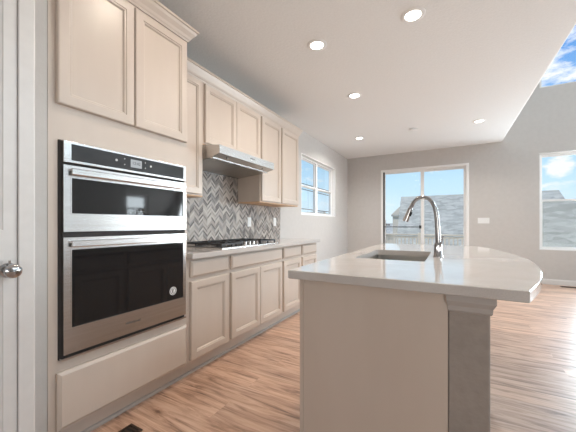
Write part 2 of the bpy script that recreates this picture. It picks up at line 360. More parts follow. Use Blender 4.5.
def frame_rect(bm, axis, c0, c1, a0, a1, z0, z1, t):
    for r in ((a0, a0+t, z0, z1), (a1-t, a1, z0, z1), (a0+t, a1-t, z0, z0+t), (a0+t, a1-t, z1-t, z1)):
        if axis == 'X': box(bm, c0, c1, r[0], r[1], r[2], r[3])
        else: box(bm, r[0], r[1], c0, c1, r[2], r[3])
def hung_window(name, axis, c, s, h, mid, label, panes=1, scr=True, sill=True, rec=.075, fixed=False, ft=.045, st_=.032):
    """single-hung unit(s) filling hole h; c = inner face of wall, s = outward direction"""
    a0, a1, z0, z1 = h; rec0 = c + s*.085
    org = (rec0, (a0+a1)/2, z0) if axis == 'X' else ((a0+a1)/2, rec0, z0)
    dr = rec-.075
    def rng(d0, d1): return tuple(sorted((c+s*(d0+dr if d0 > 0 else d0), c+s*(d1+dr))))
    root = thing(name, label, 'window', org); root['kind'] = 'structure'
    bm = bmesh.new(); f = rng(.075, .14); frame_rect(bm, axis, *f, a0, a1, z0, z1, ft)
    step = (a1-a0)/panes
    for k in range(1, panes):
        m_ = a0+k*step
        if axis == 'X': box(bm, *f, m_-ft, m_+ft, z0+ft, z1-ft)
        else: box(bm, m_-ft, m_+ft, *f, z0+ft, z1-ft)
    obj('window_frame', bm, M['vinyl'], root)
    for k in range(panes):
        p0 = a0+k*step + ft; p1 = a0+(k+1)*step - ft
        for (q0, q1, dd, nm) in (((z0+ft, z1-ft, (.08, .103), 'sash'),) if fixed else ((mid-.02, z1-ft, (.105, .125), 'upper_sash'), (z0+ft, mid+.02, (.08, .103), 'lower_sash'))):
            bm = bmesh.new(); frame_rect(bm, axis, *rng(*dd), p0, p1, q0, q1, st_); sh = obj(nm, bm, M['vinyl'], root)
            g = rng((dd[0]+dd[1])/2-.002, (dd[0]+dd[1])/2+.002)
            gb = B(*g, p0+st_, p1-st_, q0+st_, q1-st_) if axis == 'X' else B(p0+st_, p1-st_, *g, q0+st_, q1-st_)
            obj('pane', gb, M['glass'], sh)
        if scr:
            g = rng(.130, .1305)
            gb = B(*g, p0, p1, z0+.045, mid) if axis == 'X' else B(p0, p1, *g, z0+.045, mid)
            obj('insect_screen', gb, M['screen'], root)
    if sill == 'liner':
        bm = bmesh.new(); frame_rect(bm, axis, *rng(.0, .0749), a0+.0005, a1-.0005, z0+.0005, z1-.0005, .010); obj('jamb_liner', bm, M['vinyl'], root)
    elif sill:
        g = rng(0, .0749)
        gb = B(*g, a0+.001, a1-.001, z0, z0+.012) if axis == 'X' else B(a0+.001, a1-.001, *g, z0, z0+.012)
        obj('window_sill', gb, M['trim'], root)
    return root
hung_window('window_1', 'X', WX, -1, w1, 1.83, 'twin window in the left wall beyond the cabinets', panes=2, scr=False, rec=.085, sill='liner', ft=.032, st_=.022)
hung_window('window_2', 'Y', BY, 1, w2, 1.575, 'lower window in the back wall right of the light switch', ft=.035, st_=.025)
hung_window('window_3', 'Y', BY, 1, w3, 4.35, 'high window near the top right of the picture', scr=False, fixed=True, ft=.025, st_=.02)
hung_window('added_window_8', 'Y', BY, 1, w8, 1.575, 'added unseen lower twin window at the right end of the back wall', panes=2)  # invented opening for the back fill lamp
hung_window('added_window_9', 'Y', BY, 1, w9, 4.35, 'added unseen high twin window at the right end of the back wall', panes=2, scr=False)  # invented opening for the high back fill lamp
hung_window('window_4', 'X', RX, 1, w4, 1.62, 'small window in the right wall, reflected in the microwave door')
hung_window('added_window_5', 'X', RX, 1, w5, 1.5, 'added unseen wide window in the right wall beside the great room', panes=3)  # invented to let the right fill lamp in
hung_window('added_window_6', 'X', RX, 1, w6, 4.2, 'added unseen high window in the right wall of the great room', panes=4, scr=False)  # invented to let the high right fill lamp reach the floor
hung_window('added_window_7', 'Y', FY, -1, w7, 1.6, 'added unseen window in the wall behind the camera', panes=2)  # invented opening for the front fill lamp

# sliding glass door
door = thing('door_1', 'white framed sliding glass door in the back wall opening to the deck', 'sliding door', (-.54, BY, 0)); door['kind'] = 'structure'
x0, x1, _, zt = d1
bm = bmesh.new(); frame_rect(bm, 'Y', BY-.012, BY+.12, x0, x1, 0, zt, .05)
obj('door_frame', bm, M['vinyl'], door)
def slide_panel(nm, a0, a1, y0, y1, wl, wr):
    bm = bmesh.new()
    for r in ((a0, a0+wl, .05, zt-.05), (a1-wr, a1, .05, zt-.05), (a0+wl, a1-wr, .05, .15), (a0+wl, a1-wr, zt-.10, zt-.05)): box(bm, r[0], r[1], y0, y1, r[2], r[3])
    p = obj(nm, bm, M['vinyl'], door)
    ym = (y0+y1)/2; obj('pane', B(a0+wl, a1-wr, ym-.003, ym+.003, .15, zt-.10), M['glass'], p); return p
slide_panel('sliding_panel', x0+.085, -.500, BY+.01, BY+.045, .014, .065)
pr = slide_panel('fixed_panel', -.575, x1-.05, BY+.055, BY+.09, .065, .045)
obj('weather_strip', B(x0+.05, x0+.084, BY+.005, BY+.05, .05, zt-.05), M['black'], door)['label'] = 'dark strip along the left jamb'
b_ = bmesh.new(); tube(b_, [(x0+.09, BY-.002, 1.065), (-.56, BY-.002, 1.065)], .009, 8); box(b_, -.60, -.555, BY-.013, BY+.008, 1.03, 1.10)
obj('security_bar', b_, M['black'], door)['label'] = 'thin dark security bar'
h_ = bmesh.new(); box(h_, x1-.085, x1-.055, BY-.030, BY-.012, 1.16, 1.36, bev=.006); obj('door_handle', h_, M['white'], door)

# pantry door
pd = thing('door_2', 'white paneled pantry door at the far left edge', 'door', (PX-.02, .10, 0)); pd['kind'] = 'structure'
y0, y1, _, z1 = d2
DF = PX+.004     # door face
bm = bmesh.new(); box(bm, DF-.035, DF-.010, y0+.006, y1-.005, .01, z1-.006)
SW = .042
for q in ((y0+.006, y0+.006+SW, .01, z1-.006), (y1-.005-SW, y1-.005, .01, z1-.006), (y0+.006+SW, y1-.005-SW, .01, .22), (y0+.006+SW, y1-.005-SW, .98, 1.10), (y0+.006+SW, y1-.005-SW, z1-.13, z1-.006)):
    box(bm, DF-.010, DF, *q)
for (c_, d_) in ((.22, .98), (1.10, z1-.13)):
    rings(bm, [[(DF-.010+h, y0+.006+SW+i, c_+i), (DF-.010+h, y1-.005-SW-i, c_+i), (DF-.010+h, y1-.005-SW-i, d_-i), (DF-.010+h, y0+.006+SW+i, d_-i)] for i, h in ((0, .010), (.004, .007), (.010, .006), (.014, .001), (.040, .001), (.055, .006))], False, True)
obj('door_leaf', bm, M['trim'], pd)
bm = bmesh.new()
for r in ((y0+.0005, y0+.004, 0, z1-.0005), (y1-.003, y1-.0005, 0, z1-.0005), (y0+.004, y1-.003, z1-.004, z1-.0005)): box(bm, PX-.11, PX, *r)
obj('door_jamb', bm, M['trim'], pd)
kb = bmesh.new()
ky, kz = .478, .940
lathe(kb, (DF, ky, kz), [(.0, 0), (.029, 0), (.030, .003), (.027, .007), (.012, .010), (.010, .028), (.014, .034), (.025, .040), (.0285, .051), (.026, .062), (.016, .069), (.0, .071)], 'X')
obj('door_knob', kb, M['chrome'], pd, smooth=True)['label'] = 'chrome round door knob'
kb = bmesh.new(); tube(kb, [(DF+.020, ky, kz+.011), (DF+.020, ky, kz+.040)], .004, 8); obj('knob_latch', kb, M['chrome'], pd)
# casing (stepped profile)
cas = bmesh.new()
pr_ = [(0, 0), (0, .009), (.003, .012), (.050, .013), (.053, .010), (.0565, .008), (.0565, 0)]
prism(cas, [(PX+h, y1-.003+a) for a, h in pr_], 'Z', 0, z1+.053)
prism(cas, [(PX+h, y0+.003-a) for a, h in pr_], 'Z', 0, z1+.053)
prism(cas, [(PX+h, z1-.003+a) for a, h in pr_], 'Y', y0+.003, y1-.003)
struct('trim_1', cas, M['trim'], 'white molded casing around the pantry door', 'trim')

# baseboards
def base_prof(h=.10, t=.013): return [(0, 0), (t, 0), (t, h-.025), (t*.7, h-.012), (t*.35, h), (0, h)]
bb = bmesh.new(); prism(bb, [(WX+a, z) for a, z in base_prof()], 'Y', 3.86, BY-.001); struct('baseboard_left', bb, M['trim'], 'white baseboard along the left wall past the cabinets', 'baseboard')
bb = bmesh.new()
for a, b2 in ((WX+.014, d1[0]-.002), (d1[1]+.002, RX-.014)): prism(bb, [(BY-t_, z) for t_, z in base_prof()], 'X', a, b2) if False else rings(bb, [[(q, BY-t_, z) for t_, z in base_prof()] for q in (a, b2)])
struct('baseboard_back', bb, M['trim'], 'white baseboard along the back wall', 'baseboard')
bb = bmesh.new(); prism(bb, [(RX-a, z) for a, z in base_prof()], 'Y', FY+.014, BY-.001); struct('baseboard_right', bb, M['trim'])

# ================================================================== OUTSIDE
struct('ground', B(-90, 90, BY+T, 120, -3.3, -3.2), M['ground'])
g2 = B(-90, WX-T, -40, BY+T, -3.3, -3.2); struct('ground_side', g2, M['ground'])
dk = bmesh.new()
for i in range(20): box(dk, -3.2, 2.2, BY+T+.005+i*.145, BY+T+.14+i*.145, -.16, -.12)
tag(obj('deck_platform', dk, M['deck']), 'raised wooden deck outside the sliding door', 'deck')
rl = thing('deck_railing', 'cream deck railing with thin balusters outside the sliding door', 'railing', (-.5, 10.0, -.12))
ry = 9.98
obj('top_rail', B(-3.1, 2.1, ry-.045, ry+.045, .775, .82, bev=.005), M['rail'], rl)
obj('bottom_rail', B(-3.1, 2.1, ry-.02, ry+.02, -.02, .04), M['rail'], rl)
obj('face_rail', B(-3.1, 2.1, ry-.02, ry+.02, .69, .75), M['rail'], rl)
for xx in (-3.05, -.82, 2.05): obj('post', B(xx-.05, xx+.05, ry-.05, ry+.05, -.12, .86), M['rail'], rl)
xb = -2.93
while xb < 1.95:
    if abs(xb+.82) > .09: obj('baluster', B(xb-.017, xb+.017, ry-.017, ry+.017, .04, .69), M['rail'], rl)
    xb += .112
def house(label, x0, x1, y0, y1, zr, ze, over=.35, hip=0, ridge='X', wallm='siding'):
    """gabled or hipped house; eaves ze, ridge zr"""
    r = thing('house', label, 'house', ((x0+x1)/2, (y0+y1)/2, -3.2))
    obj('house_walls', B(x0+over, x1-over, y0+over, y1-over, -3.2, ze+.05), M[wallm], r)
    bm = bmesh.new(); t = .12
    if ridge == 'X':
        ym = (y0+y1)/2
        lo = [(x0, y0, ze), (x1, y0, ze), (x1, y1, ze), (x0, y1, ze)]; R_ = [(x0, ym, zr), (x1-hip, ym, zr)]
    else:
        xm = (x0+x1)/2
        lo = [(x1, y0, ze), (x1, y1, ze), (x0, y1, ze), (x0, y0, ze)]; R_ = [(xm, y0+hip, zr), (xm, y1, zr)]
    v = [bm.verts.new(p) for p in lo]; w = [bm.verts.new((p[0], p[1], p[2]-t)) for p in lo]; a, b_ = [bm.verts.new(p) for p in R_]
    bm.faces.new((v[0], v[1], b_, a)); f1 = bm.faces.new((v[1], v[2], b_)); bm.faces.new((v[2], v[3], a, b_)); f2 = bm.faces.new((v[3], v[0], a))
    f2.material_index = 1; f1.material_index = 0 if hip else 1
    for i in range(4): bm.faces.new((v[i], w[i], w[(i+1) % 4], v[(i+1) % 4]))
    bm.faces.new(w)
    obj('house_roof', bm, [M['roof'], M[wallm]], r)
    return r
house('large house with broad grey shingle roof behind the deck railing', -2.48, 5.6, 15.6, 20.4, 2.72, -.9, hip=1.15)
house('lower grey shingled house seen through the right window', 1.0, 14.5, 11.4, 14.3, 1.93, -.9, over=.3)
house('small cream gabled house peeking left of the big grey roof', -4.2, -1.4, 25, 33, 3.3, 1.9, over=.1, ridge='Y')
house('distant pale house low on the horizon through the sliding door', -12.5, -6.4, 45, 52, 1.3, -.3, wallm='siding')
house('distant dark roofed house in the left part of the left window', -24, -16, 36, 44, 3.0, .8)
house('distant dark roofed house in the right part of the left window', -30, -20, 54, 64, 3.5, 1.0)
pl = thing('utility_pole', 'thin dark utility pole seen through the left pane of the sliding door', 'pole', (-6.0, 32.0, -3.2))
obj('pole', tube(bmesh.new(), [(-6.0, 32, -3.2), (-6.0, 32, 1.6)], .10, 8), M['tarpole'], pl)
obj('crossarm', B(-6.5, -5.5, 31.95, 32.05, 1.0, 1.12), M['tarpole'], pl)
for z_, lb in ((6.0, 'topmost power line crossing the left window'), (5.35, 'middle power line crossing the left window'), (3.05, 'lowest power line crossing the left window')):
    bm = bmesh.new(); tube(bm, [(-15, y_, z_ + .0006*(y_-38)**2 - .15) for y_ in [8.66]+list(range(10, 72, 4))+[72.34]], .045, 6)
    tag(obj('power_line', bm, M['wire'], origin=(-15, 38, z_)), lb, 'wire', 'power lines outside the left window')
for yy in (8.5, 72.5):
    tag(obj('line_pole', tube(bmesh.new(), [(-15, yy, -3.2), (-15, yy, 7.2)], .14, 8), M['tarpole'], origin=(-15, yy, -3.2)), 'wooden power line pole %s the house, beyond the left window' % ('close to' if yy < 20 else 'far from'), 'pole')

# ================================================================== TALL OVEN CABINET
XF = -1.666   # face frame plane of base and tall cabinets
YA, YB_ = .654, 1.490
TOP = 2.455
tc_ = thing('oven_cabinet', 'tall beige cabinet holding the built-in double oven', 'cabinet', ((WX+XF)/2, (YA+YB_)/2, 0))
OY0, OY1, OZ0, OZ1 = .694, 1.462, .462, 1.537      # oven
bm = bmesh.new()
# carcass with a cavity for the oven
box(bm, WX+.002, XF, YA, OY0, .105, TOP); box(bm, WX+.002, XF, OY1, YB_, .105, TOP)
box(bm, WX+.002, XF, OY0, OY1, .105, OZ0-.003); box(bm, WX+.002, XF, OY0, OY1, OZ1+.003, TOP)
box(bm, WX+.002, WX+.02, OY0, OY1, OZ0-.003, OZ1+.003)
obj('carcass', bm, M['cab'], tc_)
obj('toe_kick', B(WX+.002, -1.718, YA, YB_, 0, .105), M['cab'], tc_)
for a, b2 in ((.686, 1.075), (1.083, 1.474)):
    obj('door', panel(XF, a, b2, 1.711, 2.425, DOOR), M['cab'], tc_)
obj('drawer_front', panel(XF, .686, 1.474, .125, .405, DRAW), M['cab'], tc_)
def crown_prof(p=.06, h=.085): return [(0, 0), (.006, 0), (.010, .010), (.016, .016), (.024, .030), (p*.72, h*.62), (p*.85, h*.80), (p, h*.84), (p, h), (0, h)]
def crown(x_face, y0, y1, z, left_ret, right_ret, xback, p=.06, h=.085):
    """crown along Y at x_face with mitred returns towards the wall"""
    bm = bmesh.new(); pr = crown_prof(p, h)
    sets = []
    if left_ret: sets.append([(xback, y0-a, z+b) for a, b in pr])
    sets.append([(x_face+a, y0-(a if left_ret else 0), z+b) for a, b in pr])
    sets.append([(x_face+a, y1+(a if right_ret else 0), z+b) for a, b in pr])
    if right_ret: sets.append([(xback, y1+a, z+b) for a, b in pr])
    return rings(bm, sets)
obj('crown_molding', crown(XF+.004, YA+.002, YB_, TOP-.012, False, True, -1.862), M['cab'], tc_)
obj('top_cap', B(WX+.005, XF+.004, YA+.002, YB_, TOP, TOP+.07), M['cab'], tc_)

# ---- wall oven with microwave
ov = thing('double_wall_oven', 'stainless steel double wall oven built into the tall cabinet', 'oven', (-1.85, (OY0+OY1)/2, OZ0))
XO = -1.640
obj('oven_body', B(-2.18, XF+.006, OY0+.002, OY1-.002, OZ0, OZ1-.001), M['gap'], ov)
A0, A1 = .708, 1.458
cp = obj('control_panel', B(XF+.007, XO, A0, A1, 1.430, 1.536, bev=.002), M['steel'], ov)
obj('panel_glass', B(XO-.001, XO+.0012, .742, 1.436, 1.443, 1.524), M['panelglass'], cp)
obj('display', B(XO+.0012, XO+.0018, 1.048, 1.118, 1.462, 1.508), M['disp'], cp)
text('display_digits', '12:42', .024, (XO+.0021, 1.083, 1.486), '+X', M['black'], cp)
for (yy, zz, s) in ((.965, 1.487, .007), (1.012, 1.503, .003), (1.012, 1.470, .003), (1.142, 1.503, .003), (1.142, 1.470, .003), (1.180, 1.487, .006)):
    kp = bmesh.new(); lathe(kp, (XO+.0012, yy, zz), [(0, 0), (s, 0), (s, .0004), (0, .0005)], 'X', 10); obj('touch_key', kp, M['greylabel'], cp)
# doors
def oven_door(nm, z0, z1, g0, g1):
    d_ = bmesh.new(); y0, y1 = A0, A1; ga, gb = .742, 1.434
    # steel frame as four beams around the glass
    for r in ((y0, ga, z0, z1), (gb, y1, z0, z1), (ga, gb, z0, g0), (ga, gb, g1, z1)): box(d_, XF+.007, XO, *r)
    o = obj(nm, d_, M['steel'], ov)
    obj('door_glass', B(XF+.008, XO-.004, ga, gb, g0, g1), M['blackglass'], o)
    # bright lip around the glass
    l_ = bmesh.new(); frame_rect(l_, 'X', XO-.004, XO+.0015, ga-.004, gb+.004, g0-.004, g1+.004, .005); obj('glass_trim', l_, M['steel'], o)
    # integrated full width handle: a rounded ledge with finger recess under it
    h_ = bmesh.new()
    zt_ = z1-.006
    prism(h_, [(XO, zt_-.012), (XO+.018, zt_-.009), (XO+.024, zt_-.013), (XO+.024, zt_-.038), (XO+.020, zt_-.043), (XO+.015, zt_-.040), (XO+.013, zt_-.022), (XO, zt_-.022)], 'Y', ga-.006, gb+.006)
    obj('handle', h_, M['steel'], o); return o
md = oven_door('microwave_door', 1.088, 1.417, 1.178, 1.356)
od = oven_door('oven_door', .486, 1.060, .612, 1.000)
obj('vent_strip', B(XF+.007, XO-.010, A0, A1, 1.062, 1.086), M['gap'], ov)
obj('bottom_trim', B(XF+.007, XO+.004, OY0+.004, OY1-.004, OZ0+.001, OZ0+.010), M['steel'], ov)
text('brand_lettering', 'Whirlpool', .022, (XO+.0004, 1.065, .548), '+X', M['darkprint'], od)
st = bmesh.new(); lathe(st, (XO-.004, 1.352, .672), [(0, 0), (.028, 0), (.028, .0006), (0, .0006)], 'X', 28)
sk = obj('round_sticker', st, M['white'], od); sk['label'] = 'round white sticker on the oven glass'
st = bmesh.new()
rings(st, [[(XO-.0033+h, 1.352+r*math.cos(2*PI*k/28), .672+r*math.sin(2*PI*k/28)) for k in range(28)] for r, h in ((.019, 0), (.019, .0003), (.023, .0003), (.023, 0))], False, False)
box(st, XO-.0033, XO-.003, 1.342, 1.347, .661, .684); box(st, XO-.0033, XO-.003, 1.347, 1.360, .680, .684); box(st, XO-.0033, XO-.003, 1.347, 1.358, .670, .674); box(st, XO-.0033, XO-.003, 1.347, 1.362, .661, .664)
obj('sticker_print', st, M['black'], od)

# ================================================================== BASE CABINETS
def base_cab(label, y0, y1, doors, right_end=False):
    r = thing('base_cabinet', label, 'cabinet', ((WX+XF)/2, (y0+y1)/2, 0), 'base cabinets under the cooktop counter')
    obj('carcass', B(WX+.002, XF, y0+.0005, y1-.0005, .105, .874), M['cab'], r)
    obj('toe_kick', B(WX+.002, -1.718, y0+.0005, y1-.0005, 0, .105), M['cab'], r)
    a, b2 = y0+.020, y1-.020
    obj('drawer_front', panel(XF, a, b2, .735, .855, DRAW), M['cab'], r)
    w = (b2-a-.004*(doors-1))/doors
    for k in range(doors): obj('door', panel(XF, a+k*(w+.004), a+k*(w+.004)+w, .130, .705, DOOR), M['cab'], r)
    return r
base_cab('beige base cabinet with one door, beside the oven cabinet', 1.492, 1.942, 1)
base_cab('wide beige base cabinet with two doors under the cooktop', 1.942, 2.850, 2)
base_cab('beige base cabinet with one door, second from the far end', 2.850, 3.332, 1)
base_cab('beige base cabinet with one door at the far end of the counter', 3.332, 3.820, 1)
sm = bmesh.new(); prism(sm, [(-1.718, 0), (-1.704, 0), (-1.704, .012), (-1.710, .018), (-1.718, .020)], 'Y', YA, 3.82)
struct('trim_2', sm, M['capw'], 'pale shoe molding along the foot of the cabinets', 'trim')

# countertop with cutout-free slab
ct = B(WX+.002, -1.608, 1.491, 3.845, .875, .914, bev=.003)
tag(obj('wall_countertop', ct, M['quartz'], origin=(-1.93, 2.66, .875)), 'pale stone countertop on the base cabinets along the left wall', 'countertop')

# backsplash: main field and the part behind the hood
bs = bmesh.new(); box(bs, WX+.001, WX+.010, 1.491, 1.903, .9145, 1.366); box(bs, WX+.001, WX+.010, 1.903, 2.792, .9145, 1.674); box(bs, WX+.001, WX+.010, 2.792, 3.800, .9145, 1.378)
tag(obj('tile_backsplash', bs, M['tile'], origin=(WX, 0, 0)), 'grey and taupe chevron mosaic backsplash above the left counter', 'backsplash')

# ================================================================== UPPER CABINETS
UX = -1.926
def upper(label, y0, y1, z0, doors, door_span=None):
    r = thing('upper_cabinet', label, 'cabinet', ((WX+UX)/2, (y0+y1)/2, z0), 'upper cabinets along the left wall')
    z1 = 2.400
    bm = bmesh.new(); box(bm, WX+.002, UX, y0+.0005, y1-.0005, z0+.012, z1)
    obj('carcass', bm, M['cab'], r)
    obj('bottom_panel', B(WX+.012, UX, y0+.0005, y1-.0005, z0, z0+.0118), M['cabin'], r)['label'] = 'unpainted maple underside'
    a, b2 = door_span or (y0+.016, y1-.016)
    w = (b2-a-.004*(doors-1))/doors
    for k in range(doors): obj('door', panel(UX, a+k*(w+.004), a+k*(w+.004)+w, z0+.020, z1-.020, DOOR), M['cab'], r)
    return r
upper('narrow beige upper cabinet between the oven cabinet and range hood', 1.492, 1.900, 1.368, 1, (1.512, 1.878))
upper('short beige two-door upper cabinet above the range hood', 1.900, 2.795, 1.836, 2)
upper('beige upper cabinet just right of the range hood', 2.795, 3.262, 1.380, 1)
upper('beige upper cabinet at the far end beside the window', 3.262, 3.760, 1.380, 1)
cm = crown(UX+.004, 1.492, 3.760, 2.388, False, True, WX+.003, .055, .10)
tag(obj('crown_molding', cm, M['cab'], origin=(UX, 2.6, 2.40)), 'beige crown molding running along the top of the upper cabinets', 'molding')

# ---- range hood
hd = thing('range_hood', 'stainless steel under-cabinet range hood above the cooktop', 'range hood', (-2.0, 2.347, 1.68))
y0, y1 = 1.904, 2.791
bm = bmesh.new()
# shell: top, front band, sides; hollow underneath
side = [(-1.730, 1.742), (-1.730, 1.812), (UX-.004, 1.8355), (WX+.012, 1.8355), (WX+.012, 1.676), (-1.834, 1.714)]
def hood_side(a, b2): prism(bm, side, 'Y', a, b2)
hood_side(y0, y0+.004); hood_side(y1-.004, y1)
box(bm, -1.734, -1.730, y0+.004, y1-.004, 1.742, 1.812)
prism(bm, [(-1.730, 1.812), (-1.734, 1.808), (UX-.004, 1.831), (WX+.012, 1.831), (WX+.012, 1.8355), (UX-.004, 1.8355)], 'Y', y0+.004, y1-.004)
box(bm, WX+.012, WX+.016, y0+.004, y1-.004, 1.676, 1.831)
obj('hood_shell', bm, M['steel'], hd)
bm = bmesh.new(); prism(bm, [(-1.736, 1.744), (-1.736, 1.750), (-1.815, 1.735), (-1.815, 1.716)], 'Y', y0+.005, y1-.005)
obj('lower_chamfer', bm, M['sinksteel'], hd)
bm = bmesh.new(); prism(bm, [(-1.812, 1.706), (-1.812, 1.722), (-1.842, 1.722), (-1.842, 1.706)], 'Y', y0+.005, y1-.005)
obj('front_lip', bm, M['steel'], hd)
for a, b2 in ((y0+.012, 2.345), (2.350, y1-.012)):
    bm = bmesh.new(); prism(bm, [(-1.845, 1.712), (-1.845, 1.718), (WX+.03, 1.684), (WX+.03, 1.678)], 'Y', a, b2)
    obj('grease_filter', bm, M['sinksteel'], hd)
for yy in (2.05, 2.62):
    kb = bmesh.new(); lathe(kb, (-1.775, yy, 1.724), [(0, 0), (.008, 0), (.008, .014), (0, .015)], 'Z', 12); obj('hood_switch', kb, M['black'], hd)
text('brand_lettering', 'Whirlpool', .018, (-1.7292, 2.385, 1.780), '+X', M['darkprint'], hd)

# ---- gas cooktop
CX0, CX1, CY0, CY1, CT = -2.205, -1.690, 1.895, 2.812, .9145
ck = thing('gas_cooktop', 'stainless gas cooktop with black cast iron grates on the left counter', 'cooktop', ((CX0+CX1)/2, (CY0+CY1)/2, CT))
bm = bmesh.new(); rings(bm, [[(CX0+i, CY0+i, CT+h), (CX1-i, CY0+i, CT+h), (CX1-i, CY1-i, CT+h), (CX0+i, CY1-i, CT+h)] for i, h in ((0, 0), (0, .005), (.010, .010), (.025, .007))])
obj('cooktop_tray', bm, M['steel'], ck)
gw = (CY1-CY0-.03)/3
for k in range(3):
    a = CY0+.013+k*gw; b2 = a+gw-.006; xa, xb2 = CX0+.025, CX1-(.02 if k != 1 else .10)
    bm = bmesh.new(); zt0, zt1 = CT+.030, CT+.043
    for r in ((xa, xb2, a, a+.012), (xa, xb2, b2-.012, b2), (xa, xa+.012, a+.012, b2-.012), (xb2-.012, xb2, a+.012, b2-.012)): box(bm, r[0], r[1], r[2], r[3], zt0, zt1)
    ym = (a+b2)/2
    for xx in (xa+(xb2-xa)*.27, xa+(xb2-xa)*.73):
        box(bm, xx-.005, xx+.005, a+.012, ym-.035, zt0, zt1+.003); box(bm, xx-.005, xx+.005, ym+.035, b2-.012, zt0, zt1+.003)
    box(bm, xa+.012, xb2-.012, ym-.004, ym+.004, zt0, zt1) if k == 9 else None
    for yy in (a+.06, b2-.06): box(bm, xa+.012, xb2-.012, yy-.005, yy+.005, zt0, zt1)
    for xx in (xa, xb2-.014):
        for yy in (a, ym-.007, b2-.014): box(bm, xx, xx+.014, yy, yy+.014, CT+.007, zt0)
    obj('grate', bm, M['iron'], ck)
for (xx, yy, rr) in ((-2.09, 2.05, .040), (-1.85, 2.05, .045), (-2.00, 2.353, .055), (-2.09, 2.66, .045), (-1.85, 2.66, .036)):
    bm = bmesh.new(); lathe(bm, (xx, yy, CT+.0072), [(0, 0), (rr+.012, 0), (rr+.010, .006), (rr, .008), (rr, .016), (rr-.006, .019), (0, .019)], 'Z', 20)
    obj('burner', bm, M['iron'], ck, smooth=True)
for k in range(5):
    bm = bmesh.new(); yk = 2.225+k*.066
    lathe(bm, (-1.752, yk, CT+.0072), [(0, 0), (.021, 0), (.021, .006), (.018, .010), (.017, .028), (.014, .031), (0, .031)], 'Z', 20)
    box(bm, -1.770, -1.734, yk-.004, yk+.004, CT+.036, CT+.044)
    obj('knob', bm, M['steel'], ck)

# ---- outlets and switch
def plate(name, x, y, z, w, h, label, cat, group=None, slots=1, axis='X'):
    r = thing(name, label, cat, (x, y, z), group)
    if axis == 'X':
        obj('cover_plate', panel(x, y-w/2, y+w/2, z-h/2, z+h/2, [(0, 0), (.0, .003), (.003, .006)]), M['white'], r)
        for s in (-1, 1): obj('socket', B(x+.006, x+.0085, y-.016, y+.016, z+s*.024-.016, z+s*.024+.016, bev=.002), M['white'], r)
    else:
        bm = B(x-w/2, x+w/2, y-.006, y, z-h/2, z+h/2, bev=.002); obj('cover_plate', bm, M['white'], r)
        for k in range(slots):
            xc = x - w/2 + w*(k+.5)/slots
            obj('rocker', B(xc-.016, xc+.016, y-.010, y-.006, z-.033, z+.033, bev=.001), M['white'], r)
    return r
plate('wall_outlet', WX+.0102, 3.018, 1.155, .072, .118, 'white outlet on the chevron tile nearer the cooktop', 'outlet', 'outlets on the tile backsplash')
plate('wall_outlet', WX+.0102, 3.638, 1.160, .072, .118, 'white outlet on the chevron tile near its far edge', 'outlet', 'outlets on the tile backsplash')
plate('light_switch', .603, BY-.0002, 1.20, .20, .115, 'white multi-gang light switch plate on the back wall right of the sliding door', 'switch', None, 4, 'Y')

# ================================================================== ISLAND
IX0, IX1, IY0, IY1 = -.605, -.006, 1.200, 3.300
isl = thing('kitchen_island', 'taupe kitchen island with paneled end and drywall half wall', 'kitchen island', (-.24, 2.25, 0))
bm = bmesh.new()
# cabinet box, with a well for the sink
SX0, SX1, SY0, SY1 = -.527, -.123, 1.808, 2.490
box(bm, IX0+.02, IX1, IY0+.018, IY1, .105, .66)
box(bm, IX0+.02, IX1, IY0+.018, SY0-.03, .66, .874); box(bm, IX0+.02, IX1, SY1+.03, IY1, .66, .874)
box(bm, IX0+.02, SX0-.022, SY0-.03, SY1+.03, .66, .874); box(bm, SX1+.03, IX1, SY0-.03, SY1+.03, .66, .874)
obj('carcass', bm, M['cab'], isl)
obj('toe_kick', B(IX0+.085, IX1, IY0+.018, IY1, 0, .105), M['cab'], isl)
bm = bmesh.new(); box(bm, IX0+.018, IX1, IY0+.004, IY0+.018, 0, .874)
obj('end_panel', bm, M['cab'], isl)
obj('corner_strip', B(IX0, IX0+.0175, IY0, IY0+.018, 0, .874, bev=.002), M['cab'], isl)
ds = IY0+.03
for wd in (.46, .915, .60):
    obj('drawer_front', panel(IX0+.02, ds, ds+wd-.04, .735, .855, DRAW, -1), M['cab'], isl)
    n_ = 2 if wd > .55 else 1; w_ = (wd-.04-.004*(n_-1))/n_
    for k in range(n_): obj('door', panel(IX0+.02, ds+k*(w_+.004), ds+k*(w_+.004)+w_, .130, .705, DOOR, -1), M['cab'], isl)
    ds += wd
HX0, HX1, HY0, HY1 = -.0055, .122, 1.206, 3.300
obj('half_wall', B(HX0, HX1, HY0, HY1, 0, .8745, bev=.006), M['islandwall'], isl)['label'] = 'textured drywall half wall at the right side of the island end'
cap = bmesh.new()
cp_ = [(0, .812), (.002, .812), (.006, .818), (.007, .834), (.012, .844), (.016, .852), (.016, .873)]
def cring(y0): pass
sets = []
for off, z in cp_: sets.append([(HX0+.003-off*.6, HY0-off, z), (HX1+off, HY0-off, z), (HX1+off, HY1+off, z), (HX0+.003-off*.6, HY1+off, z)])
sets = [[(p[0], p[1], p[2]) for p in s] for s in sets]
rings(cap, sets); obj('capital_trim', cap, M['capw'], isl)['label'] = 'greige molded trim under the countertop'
ist = bmesh.new(); box(ist, HX0+.001, HX1+.012, HY0-.012, HY0, 0, .09)
obj('baseboard', ist, M['trim'], isl)

